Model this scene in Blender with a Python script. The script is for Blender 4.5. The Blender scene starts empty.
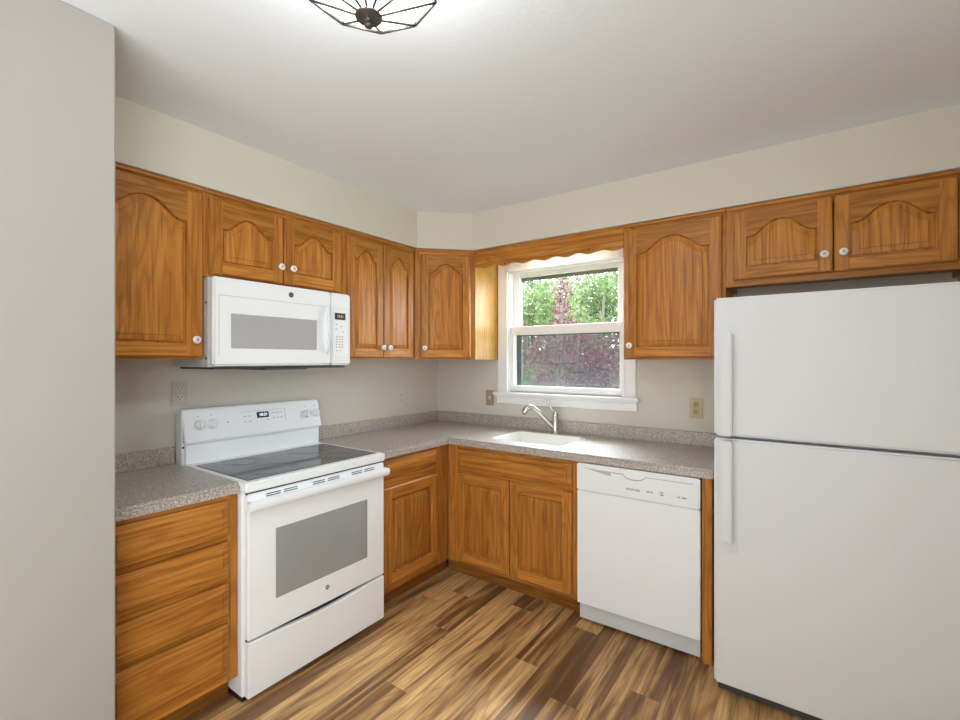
import bpy, bmesh, math, random
from mathutils import Vector, Matrix

PI = math.pi
SC = bpy.context.scene
COL = SC.collection
random.seed(7)

# ------------------------------------------------------------------ camera
cam_d = bpy.data.cameras.new('camera')
cam_d.sensor_fit = 'HORIZONTAL'
cam_d.sensor_width = 36.0
cam_d.lens = 461.7 / 960 * 36.0
cam_d.clip_start = 0.02
cam = bpy.data.objects.new('camera', cam_d)
COL.objects.link(cam)
cam.location = (2.521, -2.954, 1.4055)
cam.rotation_euler = (PI / 2, 0, math.radians(35.24))
SC.camera = cam
YF_ = -5.0

# ------------------------------------------------------------------ world, lights, exposure
w = bpy.data.worlds.new('daylight')
w.use_nodes = True
bg = w.node_tree.nodes['Background']
bg.inputs[0].default_value = (0.80, 0.90, 1.0, 1)
bg.inputs[1].default_value = 20.0
SC.world = w


def area(name, loc, rot, sx, sy, power, col=(1, 1, 1)):
    d = bpy.data.lights.new(name, 'AREA')
    d.shape = 'RECTANGLE'
    d.size, d.size_y = sx, sy
    d.energy = power
    d.color = col
    o = bpy.data.objects.new(name, d)
    o.location = loc
    o.rotation_euler = rot
    COL.objects.link(o)
    return o


# added fill lights behind the camera; the walls there have no windows
area('front_fill', (1.95, YF_ + 0.02, 1.35), (PI / 2, 0, 0), 1.9, 1.5, 31, (0.84, 0.92, 1.0))
area('side_fill', (3.06, -3.95, 1.35), (PI / 2, 0, PI / 2), 1.3, 1.5, 50, (0.84, 0.92, 1.0))
# added upward fill just above the floor, to brighten the ceiling
area('upward_fill', (1.95, -4.2, 0.06), (PI, 0, 0), 1.6, 1.2, 19, (0.86, 0.94, 1.0))
# the bright hazy sky high over the garden, coming down through the window over the sink
sd = bpy.data.lights.new('hazy_sun', 'SUN')
sd.energy = 22.0
sd.angle = math.radians(34)
sd.color = (0.86, 0.94, 1.0)
so = bpy.data.objects.new('hazy_sun', sd)
COL.objects.link(so)
so.rotation_euler = Vector((0.25, -1.0, -1.55)).to_track_quat('-Z', 'Y').to_euler()
# portal that guides sampling of the sky through the window over the sink
pd = area('window_portal', (1.13, 0.17, 1.62), (-PI / 2, 0, 0), 0.86, 0.9, 1)
pd.data.cycles.is_portal = True

SC.view_settings.view_transform = 'Standard'
SC.view_settings.look = 'None'
SC.view_settings.gamma = 1
SC.view_settings.use_curve_mapping = False
SC.view_settings.exposure = -0.09
SC.cycles.max_bounces = 10
SC.cycles.diffuse_bounces = 6
SC.cycles.transparent_max_bounces = 16
SC.cycles.sample_clamp_indirect = 6.0
SC.cycles.caustics_reflective = False
SC.cycles.caustics_refractive = False


# ------------------------------------------------------------------ materials
class NT:
    def __init__(s, name):
        s.m = bpy.data.materials.new(name)
        s.m.use_nodes = True
        s.t = s.m.node_tree
        s.b = s.t.nodes['Principled BSDF']

    def n(s, typ, **kw):
        nd = s.t.nodes.new(typ)
        for k, v in kw.items():
            setattr(nd, k, v)
        return nd

    def put(s, inp, v):
        if isinstance(v, bpy.types.NodeSocket):
            s.t.links.new(v, inp)
        else:
            inp.default_value = v

    def math(s, op, a, b=None, c=None, clamp=False):
        nd = s.n('ShaderNodeMath', operation=op, use_clamp=clamp)
        s.put(nd.inputs[0], a)
        if b is not None:
            s.put(nd.inputs[1], b)
        if c is not None:
            s.put(nd.inputs[2], c)
        return nd.outputs[0]

    def vmath(s, op, a, b=None):
        nd = s.n('ShaderNodeVectorMath', operation=op)
        s.put(nd.inputs[0], a)
        if b is not None:
            s.put(nd.inputs[1], b)
        return nd.outputs[0]

    def comb(s, x, y, z):
        nd = s.n('ShaderNodeCombineXYZ')
        for i, v in enumerate((x, y, z)):
            s.put(nd.inputs[i], v)
        return nd.outputs[0]

    def noise(s, vec, scale=1.0, detail=2.0, rough=0.5, dist=0.0):
        nd = s.n('ShaderNodeTexNoise')
        s.put(nd.inputs['Vector'], vec)
        nd.inputs['Scale'].default_value = scale
        nd.inputs['Detail'].default_value = detail
        nd.inputs['Roughness'].default_value = rough
        nd.inputs['Distortion'].default_value = dist
        return nd.outputs['Fac']

    def ramp(s, fac, stops, interp='LINEAR'):
        nd = s.n('ShaderNodeValToRGB')
        nd.color_ramp.interpolation = interp
        el = nd.color_ramp.elements
        while len(el) < len(stops):
            el.new(0.5)
        for e, (p, c) in zip(el, stops):
            e.position = p
            e.color = (*c, 1) if len(c) == 3 else c
        s.put(nd.inputs[0], fac)
        return nd.outputs['Color']

    def mix(s, fac, a, b, mode='MIX'):
        nd = s.n('ShaderNodeMix', data_type='RGBA', blend_type=mode)
        s.put(nd.inputs['Factor'], fac)
        s.put(nd.inputs['A'], a if isinstance(a, bpy.types.NodeSocket) else (*a, 1))
        s.put(nd.inputs['B'], b if isinstance(b, bpy.types.NodeSocket) else (*b, 1))
        return nd.outputs['Result']

    def bump(s, h, strength=0.1, dist=0.002):
        nd = s.n('ShaderNodeBump')
        nd.inputs['Strength'].default_value = strength
        nd.inputs['Distance'].default_value = dist
        s.put(nd.inputs['Height'], h)
        s.t.links.new(nd.outputs[0], s.b.inputs['Normal'])

    def obj(s):
        return s.n('ShaderNodeTexCoord').outputs['Object']


def plain(name, col, rough=0.5, metal=0.0, spec=0.5, var=0.03, coat=0.0):
    k = NT(name)
    f = k.noise(k.obj(), 6.0, 2)
    c = k.mix(f, tuple(v * (1 - var) for v in col), tuple(min(1, v * (1 + var)) for v in col))
    k.put(k.b.inputs['Base Color'], c)
    k.b.inputs['Roughness'].default_value = rough
    k.b.inputs['Metallic'].default_value = metal
    k.b.inputs['Specular IOR Level'].default_value = spec
    k.b.inputs['Coat Weight'].default_value = coat
    return k.m


def oak(name, horiz, tone=1.0, pale=False):
    k = NT(name)
    rnd = k.n('ShaderNodeNewGeometry').outputs['Random Per Island']
    oi = k.n('ShaderNodeObjectInfo').outputs['Random']
    off = k.comb(k.math('MULTIPLY_ADD', rnd, 31.7, k.math('MULTIPLY', oi, 17.3)),
                 k.math('MULTIPLY', rnd, 13.1), k.math('MULTIPLY_ADD', rnd, 23.9, k.math('MULTIPLY', oi, 7.9)))
    p = k.vmath('ADD', k.obj(), off)
    s1 = (0.95, 3.0, 8.5) if horiz else (8.5, 3.0, 0.95)
    s2 = (2.6, 22, 95) if horiz else (95, 22, 2.6)
    s3 = (1.5, 9, 34) if horiz else (34, 9, 1.5)
    big = k.noise(k.vmath('MULTIPLY', p, s1), 1.0, 2.5, 0.45, 0.3)
    ring = k.math('SINE', k.math('MULTIPLY', big, 72.0))
    ring = k.math('POWER', k.math('MULTIPLY_ADD', ring, 0.5, 0.5), 2.2)
    fine = k.noise(k.vmath('MULTIPLY', p, s2), 1.0, 2.0)
    pores = k.ramp(fine, [(0.50, (0, 0, 0)), (0.66, (1, 1, 1))])
    med = k.noise(k.vmath('MULTIPLY', p, s3), 1.0, 3.0)
    medr = k.ramp(med, [(0.35, (0, 0, 0)), (0.68, (1, 1, 1))])
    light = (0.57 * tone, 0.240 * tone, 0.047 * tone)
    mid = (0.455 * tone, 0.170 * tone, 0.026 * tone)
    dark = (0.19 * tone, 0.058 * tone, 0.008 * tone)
    if pale:  # lit copy of the oak: tube light's glow put into the colour
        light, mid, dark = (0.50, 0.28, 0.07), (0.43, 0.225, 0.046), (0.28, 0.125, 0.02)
    c = k.mix(medr, light, mid)
    c = k.mix(k.math('MULTIPLY', ring, 0.36), c, dark)
    c = k.mix(k.math('MULTIPLY', pores, 0.5), c, dark)
    t = k.math('MULTIPLY_ADD', rnd, 0.44, 0.76)
    c = k.mix(1.0, c, k.comb(t, t, t), 'MULTIPLY')
    k.put(k.b.inputs['Base Color'], c)
    k.b.inputs['Roughness'].default_value = 0.36
    k.b.inputs['Specular IOR Level'].default_value = 0.24
    k.bump(pores, 0.12, 0.0006)
    return k.m


def floor_mat():
    k = NT('hickory_plank_floor')
    sep = k.n('ShaderNodeSeparateXYZ')
    k.t.links.new(k.obj(), sep.inputs[0])
    x, y, z = sep.outputs
    W, L = 0.127, 1.22
    u = k.math('DIVIDE', x, W)
    row = k.math('FLOOR', u)
    wn = k.n('ShaderNodeTexWhiteNoise', noise_dimensions='1D')
    k.put(wn.inputs['W'], row)
    v = k.math('ADD', k.math('DIVIDE', y, L), k.math('MULTIPLY', wn.outputs['Value'], 5.0))
    pl = k.math('FLOOR', v)
    # each board is printed as two strips of its own tone
    wn2 = k.n('ShaderNodeTexWhiteNoise', noise_dimensions='2D')
    k.put(wn2.inputs['Vector'], k.comb(row, pl, 0))
    r1 = wn2.outputs['Value']
    half = k.math('FLOOR', k.math('MULTIPLY', u, 2.0))
    v3 = v
    wn3 = k.n('ShaderNodeTexWhiteNoise', noise_dimensions='3D')
    k.put(wn3.inputs['Vector'], k.comb(half, k.math('FLOOR', v3), 3.0))
    r2 = k.math('MULTIPLY_ADD', wn3.outputs['Value'], 0.35, k.math('MULTIPLY', r1, 0.65))
    off = k.comb(k.math('MULTIPLY', r2, 41.0), k.math('MULTIPLY', r1, 29.0), k.math('MULTIPLY', r2, 17.0))
    p = k.vmath('ADD', k.obj(), off)
    big = k.noise(k.vmath('MULTIPLY', p, (11, 0.9, 1)), 1.0, 3.0, 0.55, 0.9)
    streak = k.noise(k.vmath('MULTIPLY', p, (38, 1.6, 1)), 1.0, 4.0, 0.6, 0.4)
    fine = k.noise(k.vmath('MULTIPLY', p, (95, 3.5, 1)), 1.0, 2.0)
    tone = k.math('ADD', k.math('MULTIPLY', r2, 0.40), k.math('MULTIPLY_ADD', big, 1.7, -0.50))
    c = k.ramp(tone, [(0.20, (0.13, 0.060, 0.023)), (0.42, (0.27, 0.140, 0.055)),
                      (0.52, (0.51, 0.29, 0.11)), (0.74, (0.76, 0.47, 0.20))])
    sm = k.ramp(streak, [(0.54, (0, 0, 0)), (0.72, (1, 1, 1))])
    c = k.mix(k.math('MULTIPLY', sm, 0.72), c, (0.095, 0.046, 0.02))
    fm = k.ramp(fine, [(0.45, (0, 0, 0)), (0.75, (1, 1, 1))])
    c = k.mix(k.math('MULTIPLY', fm, 0.45), c, (0.13, 0.065, 0.028))
    fig = k.noise(k.vmath('MULTIPLY', p, (8, 0.8, 1)), 1.0, 2.0, 0.5, 0.7)
    fig = k.math('POWER', k.math('MULTIPLY_ADD', k.math('SINE', k.math('MULTIPLY', fig, 80.0)), 0.5, 0.5), 3.0)
    c = k.mix(k.math('MULTIPLY', fig, 0.34), c, (0.14, 0.066, 0.024))
    # knots
    vor = k.n('ShaderNodeTexVoronoi', feature='F1')
    k.put(vor.inputs['Vector'], k.vmath('MULTIPLY', p, (3.4, 1.7, 1)))
    vor.inputs['Scale'].default_value = 1.0
    kn = k.ramp(vor.outputs['Distance'], [(0.035, (1, 1, 1)), (0.075, (0, 0, 0))])
    c = k.mix(k.math('MULTIPLY', kn, 0.75), c, (0.045, 0.02, 0.01))
    # joints
    fu = k.math('ABSOLUTE', k.math('SUBTRACT', k.math('FRACT', u), 0.5))
    fv = k.math('ABSOLUTE', k.math('SUBTRACT', k.math('FRACT', v), 0.5))
    j = k.math('MAXIMUM', k.math('GREATER_THAN', fu, 0.5 - 0.0008 / W), k.math('GREATER_THAN', fv, 0.5 - 0.0008 / L))
    c = k.mix(k.math('MULTIPLY', j, 0.55), c, (0.05, 0.024, 0.01))
    k.put(k.b.inputs['Base Color'], c)
    k.b.inputs['Roughness'].default_value = 0.42
    k.b.inputs['Specular IOR Level'].default_value = 0.4
    k.bump(fm, 0.15, 0.0005)
    return k.m


def counter_mat():
    k = NT('speckled_laminate')
    o = k.obj()
    a = k.noise(o, 150.0, 2.0, 0.6)
    b = k.noise(k.vmath('ADD', o, (5.1, 3.3, 7.7)), 190.0, 1.0, 0.5)
    d = k.noise(k.vmath('ADD', o, (1.7, 9.3, 2.2)), 170.0, 1.0, 0.5)
    base = k.ramp(a, [(0.35, (0.27, 0.225, 0.195)), (0.52, (0.43, 0.37, 0.325)), (0.68, (0.59, 0.53, 0.475))])
    dm = k.ramp(b, [(0.60, (0, 0, 0)), (0.66, (1, 1, 1))])
    c = k.mix(k.math('MULTIPLY', dm, 0.85), base, (0.06, 0.05, 0.045))
    lm = k.ramp(d, [(0.62, (0, 0, 0)), (0.68, (1, 1, 1))])
    c = k.mix(k.math('MULTIPLY', lm, 0.75), c, (0.75, 0.70, 0.66))
    k.put(k.b.inputs['Base Color'], c)
    k.b.inputs['Roughness'].default_value = 0.5
    k.b.inputs['Specular IOR Level'].default_value = 0.6
    k.b.inputs['Coat Weight'].default_value = 0.8
    k.b.inputs['Coat Roughness'].default_value = 0.46
    k.b.inputs['Coat IOR'].default_value = 1.7
    return k.m


def wall_mat(name, col, bs=0.08, scale=140):
    k = NT(name)
    o = k.obj()
    f = k.noise(o, 1.6, 2)
    c = k.mix(f, tuple(v * 0.985 for v in col), tuple(v * 1.015 for v in col))
    k.put(k.b.inputs['Base Color'], c)
    k.b.inputs['Roughness'].default_value = 0.75
    k.b.inputs['Specular IOR Level'].default_value = 0.25
    k.bump(k.noise(o, scale, 3), bs, 0.002)
    return k.m


def glass_mat():
    k = NT('clear_window_glass')
    t = k.t
    tr = k.n('ShaderNodeBsdfTransparent')
    tr.inputs[0].default_value = (0.97, 0.985, 0.98, 1)
    gl = k.n('ShaderNodeBsdfGlossy')
    gl.inputs['Roughness'].default_value = 0.02
    lw = k.n('ShaderNodeLayerWeight')
    lw.inputs['Blend'].default_value = 0.5
    mx = k.n('ShaderNodeMixShader')
    k.put(mx.inputs[0], k.math('MULTIPLY_ADD', k.math('POWER', lw.outputs['Facing'], 5.0), 0.9, 0.035))
    t.links.new(tr.outputs[0], mx.inputs[1])
    t.links.new(gl.outputs[0], mx.inputs[2])
    t.links.new(mx.outputs[0], t.nodes['Material Output'].inputs[0])
    return k.m


def screen_mat():
    k = NT('insect_screen_mesh')
    t = k.t
    tr = k.n('ShaderNodeBsdfTransparent')
    df = k.n('ShaderNodeBsdfDiffuse')
    df.inputs[0].default_value = (0.16, 0.165, 0.19, 1)
    mx = k.n('ShaderNodeMixShader')
    f = k.noise(k.obj(), 900.0, 1)
    k.put(mx.inputs[0], k.math('MULTIPLY_ADD', f, 0.16, 0.24))
    t.links.new(tr.outputs[0], mx.inputs[1])
    t.links.new(df.outputs[0], mx.inputs[2])
    t.links.new(mx.outputs[0], t.nodes['Material Output'].inputs[0])
    return k.m


def emit_mat(name, col, strength):
    k = NT(name)
    k.put(k.b.inputs['Base Color'], (*col, 1))
    f = k.noise(k.obj(), 3.0, 1)
    c = k.mix(f, col, tuple(min(1.0, v * 1.02) for v in col))
    k.put(k.b.inputs['Emission Color'], c)
    k.b.inputs['Emission Strength'].default_value = strength
    return k.m


def leaf_mat(name, c1, c2, c3):
    k = NT(name)
    t = k.t
    rnd = k.n('ShaderNodeNewGeometry').outputs['Random Per Island']
    c = k.ramp(rnd, [(0.0, c1), (0.5, c2), (1.0, c3)])
    df = k.n('ShaderNodeBsdfDiffuse')
    tl = k.n('ShaderNodeBsdfTranslucent')
    mx = k.n('ShaderNodeMixShader')
    mx.inputs[0].default_value = 0.45
    t.links.new(c, df.inputs[0])
    t.links.new(c, tl.inputs[0])
    t.links.new(df.outputs[0], mx.inputs[1])
    t.links.new(tl.outputs[0], mx.inputs[2])
    t.links.new(mx.outputs[0], t.nodes['Material Output'].inputs[0])
    return k.m


def lamp_glass():
    k = NT('lit_seeded_glass')
    t = k.t
    tr = k.n('ShaderNodeBsdfTransparent')
    em = k.n('ShaderNodeEmission')
    em.inputs[0].default_value = (1.0, 0.98, 0.95, 1)
    em.inputs[1].default_value = 5.0
    mx = k.n('ShaderNodeMixShader')
    f = k.noise(k.obj(), 30.0, 1)
    k.put(mx.inputs[0], k.math('MULTIPLY_ADD', f, 0.08, 0.26))
    t.links.new(tr.outputs[0], mx.inputs[1])
    t.links.new(em.outputs[0], mx.inputs[2])
    t.links.new(mx.outputs[0], t.nodes['Material Output'].inputs[0])
    return k.m


OV = oak('oak_upright_grain', False)
OH = oak('oak_level_grain', True)
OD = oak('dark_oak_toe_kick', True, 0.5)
OL = oak('oak_with_tube_glow', False, 1.0, True)
FLOOR = floor_mat()
LAM = counter_mat()
WALL = wall_mat('greige_wall_paint', (0.655, 0.615, 0.535))
CEIL = wall_mat('white_ceiling_texture', (0.825, 0.875, 0.92), 0.25, 60)
TRIM = plain('white_painted_trim', (0.84, 0.84, 0.83), 0.35)
VINYL = plain('white_vinyl_sash', (0.80, 0.80, 0.79), 0.4)
BRONZE = plain('dark_storm_frame', (0.06, 0.065, 0.065), 0.5)
WHITE = plain('white_enamel', (0.86, 0.88, 0.895), 0.42, spec=0.3, var=0.01)
WHITE2 = plain('white_plastic', (0.84, 0.86, 0.875), 0.45, spec=0.3, var=0.01)
FRIDGE = plain('white_textured_steel', (0.70, 0.71, 0.72), 0.5, spec=0.3, var=0.01)
GREYSIDE = plain('grey_white_steel', (0.62, 0.63, 0.63), 0.45)
PALEGREY = plain('pale_grey_print', (0.26, 0.26, 0.27), 0.5)
LINEGREY = plain('seam_grey', (0.50, 0.50, 0.50), 0.5)
BLACK = plain('black_plastic', (0.012, 0.012, 0.013), 0.35)
DARK = plain('dark_grey_metal', (0.05, 0.05, 0.05), 0.5)
OVENGLASS = plain('grey_oven_glass', (0.32, 0.325, 0.32), 0.15, spec=0.4)
MWGLASS = plain('grey_perforated_window', (0.42, 0.42, 0.42), 0.3)
COOKTOP = plain('black_ceramic_glass', (0.018, 0.018, 0.02), 0.06, spec=0.55)
RING = plain('grey_burner_print', (0.09, 0.09, 0.09), 0.2)
NICKEL = plain('brushed_nickel', (0.62, 0.60, 0.56), 0.24, 1.0)
PORC = plain('white_porcelain', (0.86, 0.85, 0.83), 0.12, coat=0.3)
PINK = plain('painted_rose_centre', (0.55, 0.40, 0.38), 0.3)
SINKM = plain('white_sink_enamel', (0.86, 0.86, 0.83), 0.18, coat=0.3)
ALMOND = plain('almond_plastic', (0.56, 0.52, 0.43), 0.45)
BEIGE = plain('light_almond_plastic', (0.66, 0.63, 0.55), 0.45)
BRASS = plain('aged_brass_plate', (0.42, 0.34, 0.19), 0.4, 0.25)
BRONZEM = plain('weathered_bronze', (0.10, 0.095, 0.08), 0.42, 0.7)
GLASS = glass_mat()
SCREEN = screen_mat()
LAMPGLASS = lamp_glass()
TUBE = emit_mat('lit_tube_diffuser', (1.0, 0.95, 0.87), 15.0)
DIGIT = emit_mat('blue_white_display_digits', (0.75, 0.9, 1.0), 1.6)
DIGIT2 = emit_mat('dim_amber_display_digits', (0.75, 0.55, 0.3), 0.35)
ALUM = plain('grey_storm_rail', (0.16, 0.18, 0.19), 0.5)
BARK = plain('brown_bark', (0.10, 0.075, 0.06), 0.9)
GREEN = leaf_mat('spring_green_leaves', (0.0575, 0.0845, 0.0270), (0.0946, 0.1284, 0.0507), (0.1555, 0.1758, 0.1014))
GREEN2 = leaf_mat('deeper_green_leaves', (0.0439, 0.0676, 0.0270), (0.0744, 0.1014, 0.0439), (0.1217, 0.1420, 0.0845))
RED = leaf_mat('burgundy_maple_leaves', (0.0363, 0.0129, 0.0161), (0.0806, 0.0290, 0.0363), (0.1693, 0.0887, 0.1048))
GRASS = plain('lawn_grass', (0.06, 0.10, 0.03), 0.9, var=0.25)


# ------------------------------------------------------------------ mesh helpers
def merge(bm, t):
    me = bpy.data.meshes.new('t')
    t.to_mesh(me)
    t.free()
    bm.from_mesh(me)
    bpy.data.meshes.remove(me)


def bx(bm, x0, x1, y0, y1, z0, z1, mi=0, bev=0.0, seg=1, mat=None):
    t = bmesh.new()
    bmesh.ops.create_cube(t, size=1)
    for v in t.verts:
        v.co = Vector(((x0 + x1) / 2 + v.co.x * (x1 - x0), (y0 + y1) / 2 + v.co.y * (y1 - y0),
                       (z0 + z1) / 2 + v.co.z * (z1 - z0)))
    if bev:
        bmesh.ops.bevel(t, geom=t.edges[:], offset=bev, segments=seg, affect='EDGES', clamp_overlap=True)
        if seg > 1:
            for f in t.faces:
                f.smooth = max(abs(c) for c in f.normal) < 0.999
    for f in t.faces:
        f.material_index = mi
    if mat:
        t.transform(mat)
    merge(bm, t)


def prism(bm, poly, d0, d1, axis, mi=0, bev=0.0):
    """poly: 2-D points; extruded along axis from d0 to d1."""
    t = bmesh.new()

    def co(a, b, d):
        return {'x': (d, a, b), 'y': (a, d, b), 'z': (a, b, d)}[axis]
    A = [t.verts.new(co(a, b, d0)) for a, b in poly]
    B = [t.verts.new(co(a, b, d1)) for a, b in poly]
    n = len(poly)
    t.faces.new(A)
    t.faces.new(B[::-1])
    for i in range(n):
        t.faces.new((A[i], B[i], B[(i + 1) % n], A[(i + 1) % n]))
    bmesh.ops.recalc_face_normals(t, faces=t.faces[:])
    if bev:
        bmesh.ops.bevel(t, geom=t.edges[:], offset=bev, segments=2, affect='EDGES', clamp_overlap=True)
    for f in t.faces:
        f.material_index = mi
    merge(bm, t)


def lathe(bm, prof, n=20, mat=None, mi=0, smooth=True, cap=True):
    """prof: (r, z) about the local z axis, then moved by mat."""
    t = bmesh.new()
    rings = []
    for r, z in prof:
        if r < 1e-6:
            rings.append([t.verts.new((0, 0, z))])
        else:
            rings.append([t.verts.new((r * math.cos(2 * PI * i / n), r * math.sin(2 * PI * i / n), z)) for i in range(n)])
    for a, b in zip(rings, rings[1:]):
        if len(a) == 1 and len(b) == 1:
            continue
        for i in range(n):
            j = (i + 1) % n
            if len(a) == 1:
                t.faces.new((a[0], b[j], b[i]))
            elif len(b) == 1:
                t.faces.new((a[i], a[j], b[0]))
            else:
                t.faces.new((a[i], a[j], b[j], b[i]))
    if cap and len(rings[0]) > 1:
        t.faces.new(rings[0][::-1])
    if cap and len(rings[-1]) > 1:
        t.faces.new(rings[-1])
    bmesh.ops.recalc_face_normals(t, faces=t.faces[:])
    for f in t.faces:
        f.smooth = smooth
        f.material_index = mi
    if mat:
        t.transform(mat)
    merge(bm, t)


def tube(bm, pts, rad, n=10, mi=0):
    pts = [Vector(p) for p in pts]
    rads = rad if isinstance(rad, (list, tuple)) else [rad] * len(pts)
    t = bmesh.new()
    rings = []
    ref = None
    for i, p in enumerate(pts):
        a = pts[max(0, i - 1)]
        b = pts[min(len(pts) - 1, i + 1)]
        d = (b - a).normalized()
        if ref is None:
            ref = d.orthogonal().normalized()
        ref = (ref - d * ref.dot(d)).normalized()
        s = d.cross(ref)
        rings.append([t.verts.new(p + (ref * math.cos(2 * PI * k / n) + s * math.sin(2 * PI * k / n)) * rads[i]) for k in range(n)])
    for a, b in zip(rings, rings[1:]):
        for i in range(n):
            j = (i + 1) % n
            t.faces.new((a[i], a[j], b[j], b[i])).smooth = True
    t.faces.new(rings[0][::-1])
    t.faces.new(rings[-1])
    bmesh.ops.recalc_face_normals(t, faces=t.faces[:])
    for f in t.faces:
        f.material_index = mi
    merge(bm, t)


def bez(pts, n=14):
    """Catmull-Rom through the points."""
    P = [Vector(p) for p in pts]
    P = [P[0] * 2 - P[1]] + P + [P[-1] * 2 - P[-2]]
    out = []
    for i in range(1, len(P) - 2):
        for k in range(n):
            t = k / n
            a, b, c, d = P[i - 1:i + 3]
            out.append(0.5 * (2 * b + (c - a) * t + (2 * a - 5 * b + 4 * c - d) * t * t + (3 * b - a - 3 * c + d) * t ** 3))
    out.append(P[-2])
    return out


def part(name, bm, mats, parent=None, label=None):
    me = bpy.data.meshes.new(name)
    bm.to_mesh(me)
    bm.free()
    for m in (mats if isinstance(mats, (list, tuple)) else [mats]):
        me.materials.append(m)
    o = bpy.data.objects.new(name, me)
    COL.objects.link(o)
    if parent:
        o.parent = parent
    if label:
        o['label'] = label
    return o


def thing(name, label, cat, loc=(0, 0, 0), rz=0.0, group=None):
    o = bpy.data.objects.new(name, None)
    o.empty_display_size = 0.05
    COL.objects.link(o)
    o.location = loc
    o.rotation_euler = (0, 0, rz)
    o['label'] = label
    o['category'] = cat
    if group:
        o['group'] = group
    return o


def tag(o, label, cat, group=None):
    o['label'] = label
    o['category'] = cat
    if group:
        o['group'] = group
    return o


def struct(name, bm, mats, parent=None):
    o = part(name, bm, mats, parent)
    if not parent:
        o['kind'] = 'structure'
    return o


def text(s, size, mat, parent, name, M, depth=0.0004):
    c = bpy.data.curves.new('t', 'FONT')
    c.body = s
    c.size = size
    c.align_x = 'CENTER'
    c.align_y = 'CENTER'
    c.extrude = depth
    o = bpy.data.objects.new('t', c)
    COL.objects.link(o)
    dg = bpy.context.evaluated_depsgraph_get()
    dg.update()
    me = bpy.data.meshes.new_from_object(o.evaluated_get(dg))
    bpy.data.objects.remove(o)
    bpy.data.curves.remove(c)
    me.transform(M)
    me.materials.clear()
    me.materials.append(mat)
    r = bpy.data.objects.new(name, me)
    COL.objects.link(r)
    r.parent = parent
    return r


FACE = Matrix.Rotation(PI / 2, 4, 'X')     # local xy plane turned upright, facing -y


def at(x, y, z):
    return Matrix.Translation((x, y, z))


# ------------------------------------------------------------------ the room
CH = 2.434          # ceiling
XR = 3.08           # right wall
YF = -5.0           # wall behind the camera
b = bmesh.new()
bx(b, -0.12, XR + 0.12, YF - 0.12, 0.16, -0.06, 0.0)
struct('floor', b, FLOOR)
b = bmesh.new()
bx(b, -0.12, XR + 0.12, YF - 0.12, 0.16, CH, CH + 0.08)
struct('ceiling', b, CEIL)
b = bmesh.new()
bx(b, -0.12, 0.0, -2.44, 0.16, 0, CH)
struct('wall_left', b, WALL)
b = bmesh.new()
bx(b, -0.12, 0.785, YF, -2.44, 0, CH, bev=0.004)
struct('wall_partition', b, wall_mat('darkened_partition_paint', (0.35, 0.328, 0.29)))  # paint darkened to offset the strong light falling on this wall
b = bmesh.new()
WX0, WX1, WZ0, WZ1 = 0.692, 1.566, 1.165, 2.066
bx(b, 0, WX0, 0, 0.16, 0, CH)
bx(b, WX1, XR, 0, 0.16, 0, CH)
bx(b, WX0, WX1, 0, 0.16, 0, WZ0)
bx(b, WX0, WX1, 0, 0.16, WZ1, CH)
struct('wall_back', b, WALL)
b = bmesh.new()
bx(b, XR, XR + 0.12, YF, 0.16, 0, CH)
struct('wall_right', b, WALL)
b = bmesh.new()
bx(b, 0.785, XR, YF - 0.12, YF, 0, CH)
struct('wall_front', b, WALL)
b = bmesh.new()      # soffit above the wall cabinets
prism(b, [(0, 0), (0, -2.44), (0.33, -2.44), (0.33, -0.602), (0.602, -0.33), (XR, -0.33), (XR, 0)], 2.179, CH, 'z')
struct('trim_1', b, WALL)

# window
win = bpy.data.objects.new('window_1', None)
COL.objects.link(win)
win.location = (WX0, 0, WZ0)
win['kind'] = 'structure'


def wpart(name, bm, m, parent=None, raw=True):
    bm.transform(at(-WX0, 0, -WZ0))
    return part(name, bm, m, parent or win)


b = bmesh.new()      # casing: two upright boards and the head board, with a stepped inner bead
for x0, x1 in ((0.612, WX0), (WX1, 1.646)):
    bx(b, x0, x1, -0.018, -0.001, WZ0, 2.145, bev=0.003)
bx(b, WX0, WX1, -0.018, -0.001, WZ1, 2.145, bev=0.003)
bx(b, WX0 - 0.012, WX0 + 0.004, -0.022, -0.001, WZ0, WZ1 + 0.01, bev=0.002)
bx(b, WX1 - 0.004, WX1 + 0.012, -0.022, -0.001, WZ0, WZ1 + 0.01, bev=0.002)
bx(b, WX0 - 0.012, WX1 + 0.012, -0.022, -0.001, WZ1 - 0.004, WZ1 + 0.012, bev=0.002)
wpart('casing', b, TRIM)
b = bmesh.new()
bx(b, 0.585, 1.672, -0.052, 0.03, 1.142, WZ0, bev=0.006, seg=2)
bx(b, 0.603, 1.655, -0.022, -0.001, 1.078, 1.142, bev=0.004)
bx(b, 0.603, 1.655, -0.03, -0.001, 1.128, 1.142, bev=0.003)
wpart('window_sill', b, TRIM)
b = bmesh.new()
bx(b, WX0, WX0 + 0.012, 0.0, 0.15, WZ0, WZ1)
bx(b, WX1 - 0.012, WX1, 0.0, 0.15, WZ0, WZ1)
bx(b, WX0, WX1, 0.0, 0.15, WZ1 - 0.012, WZ1)
bx(b, WX0, WX1, 0.03, 0.16, WZ0 - 0.012, WZ0 + 0.006)
wpart('jamb', b, VINYL)


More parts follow.
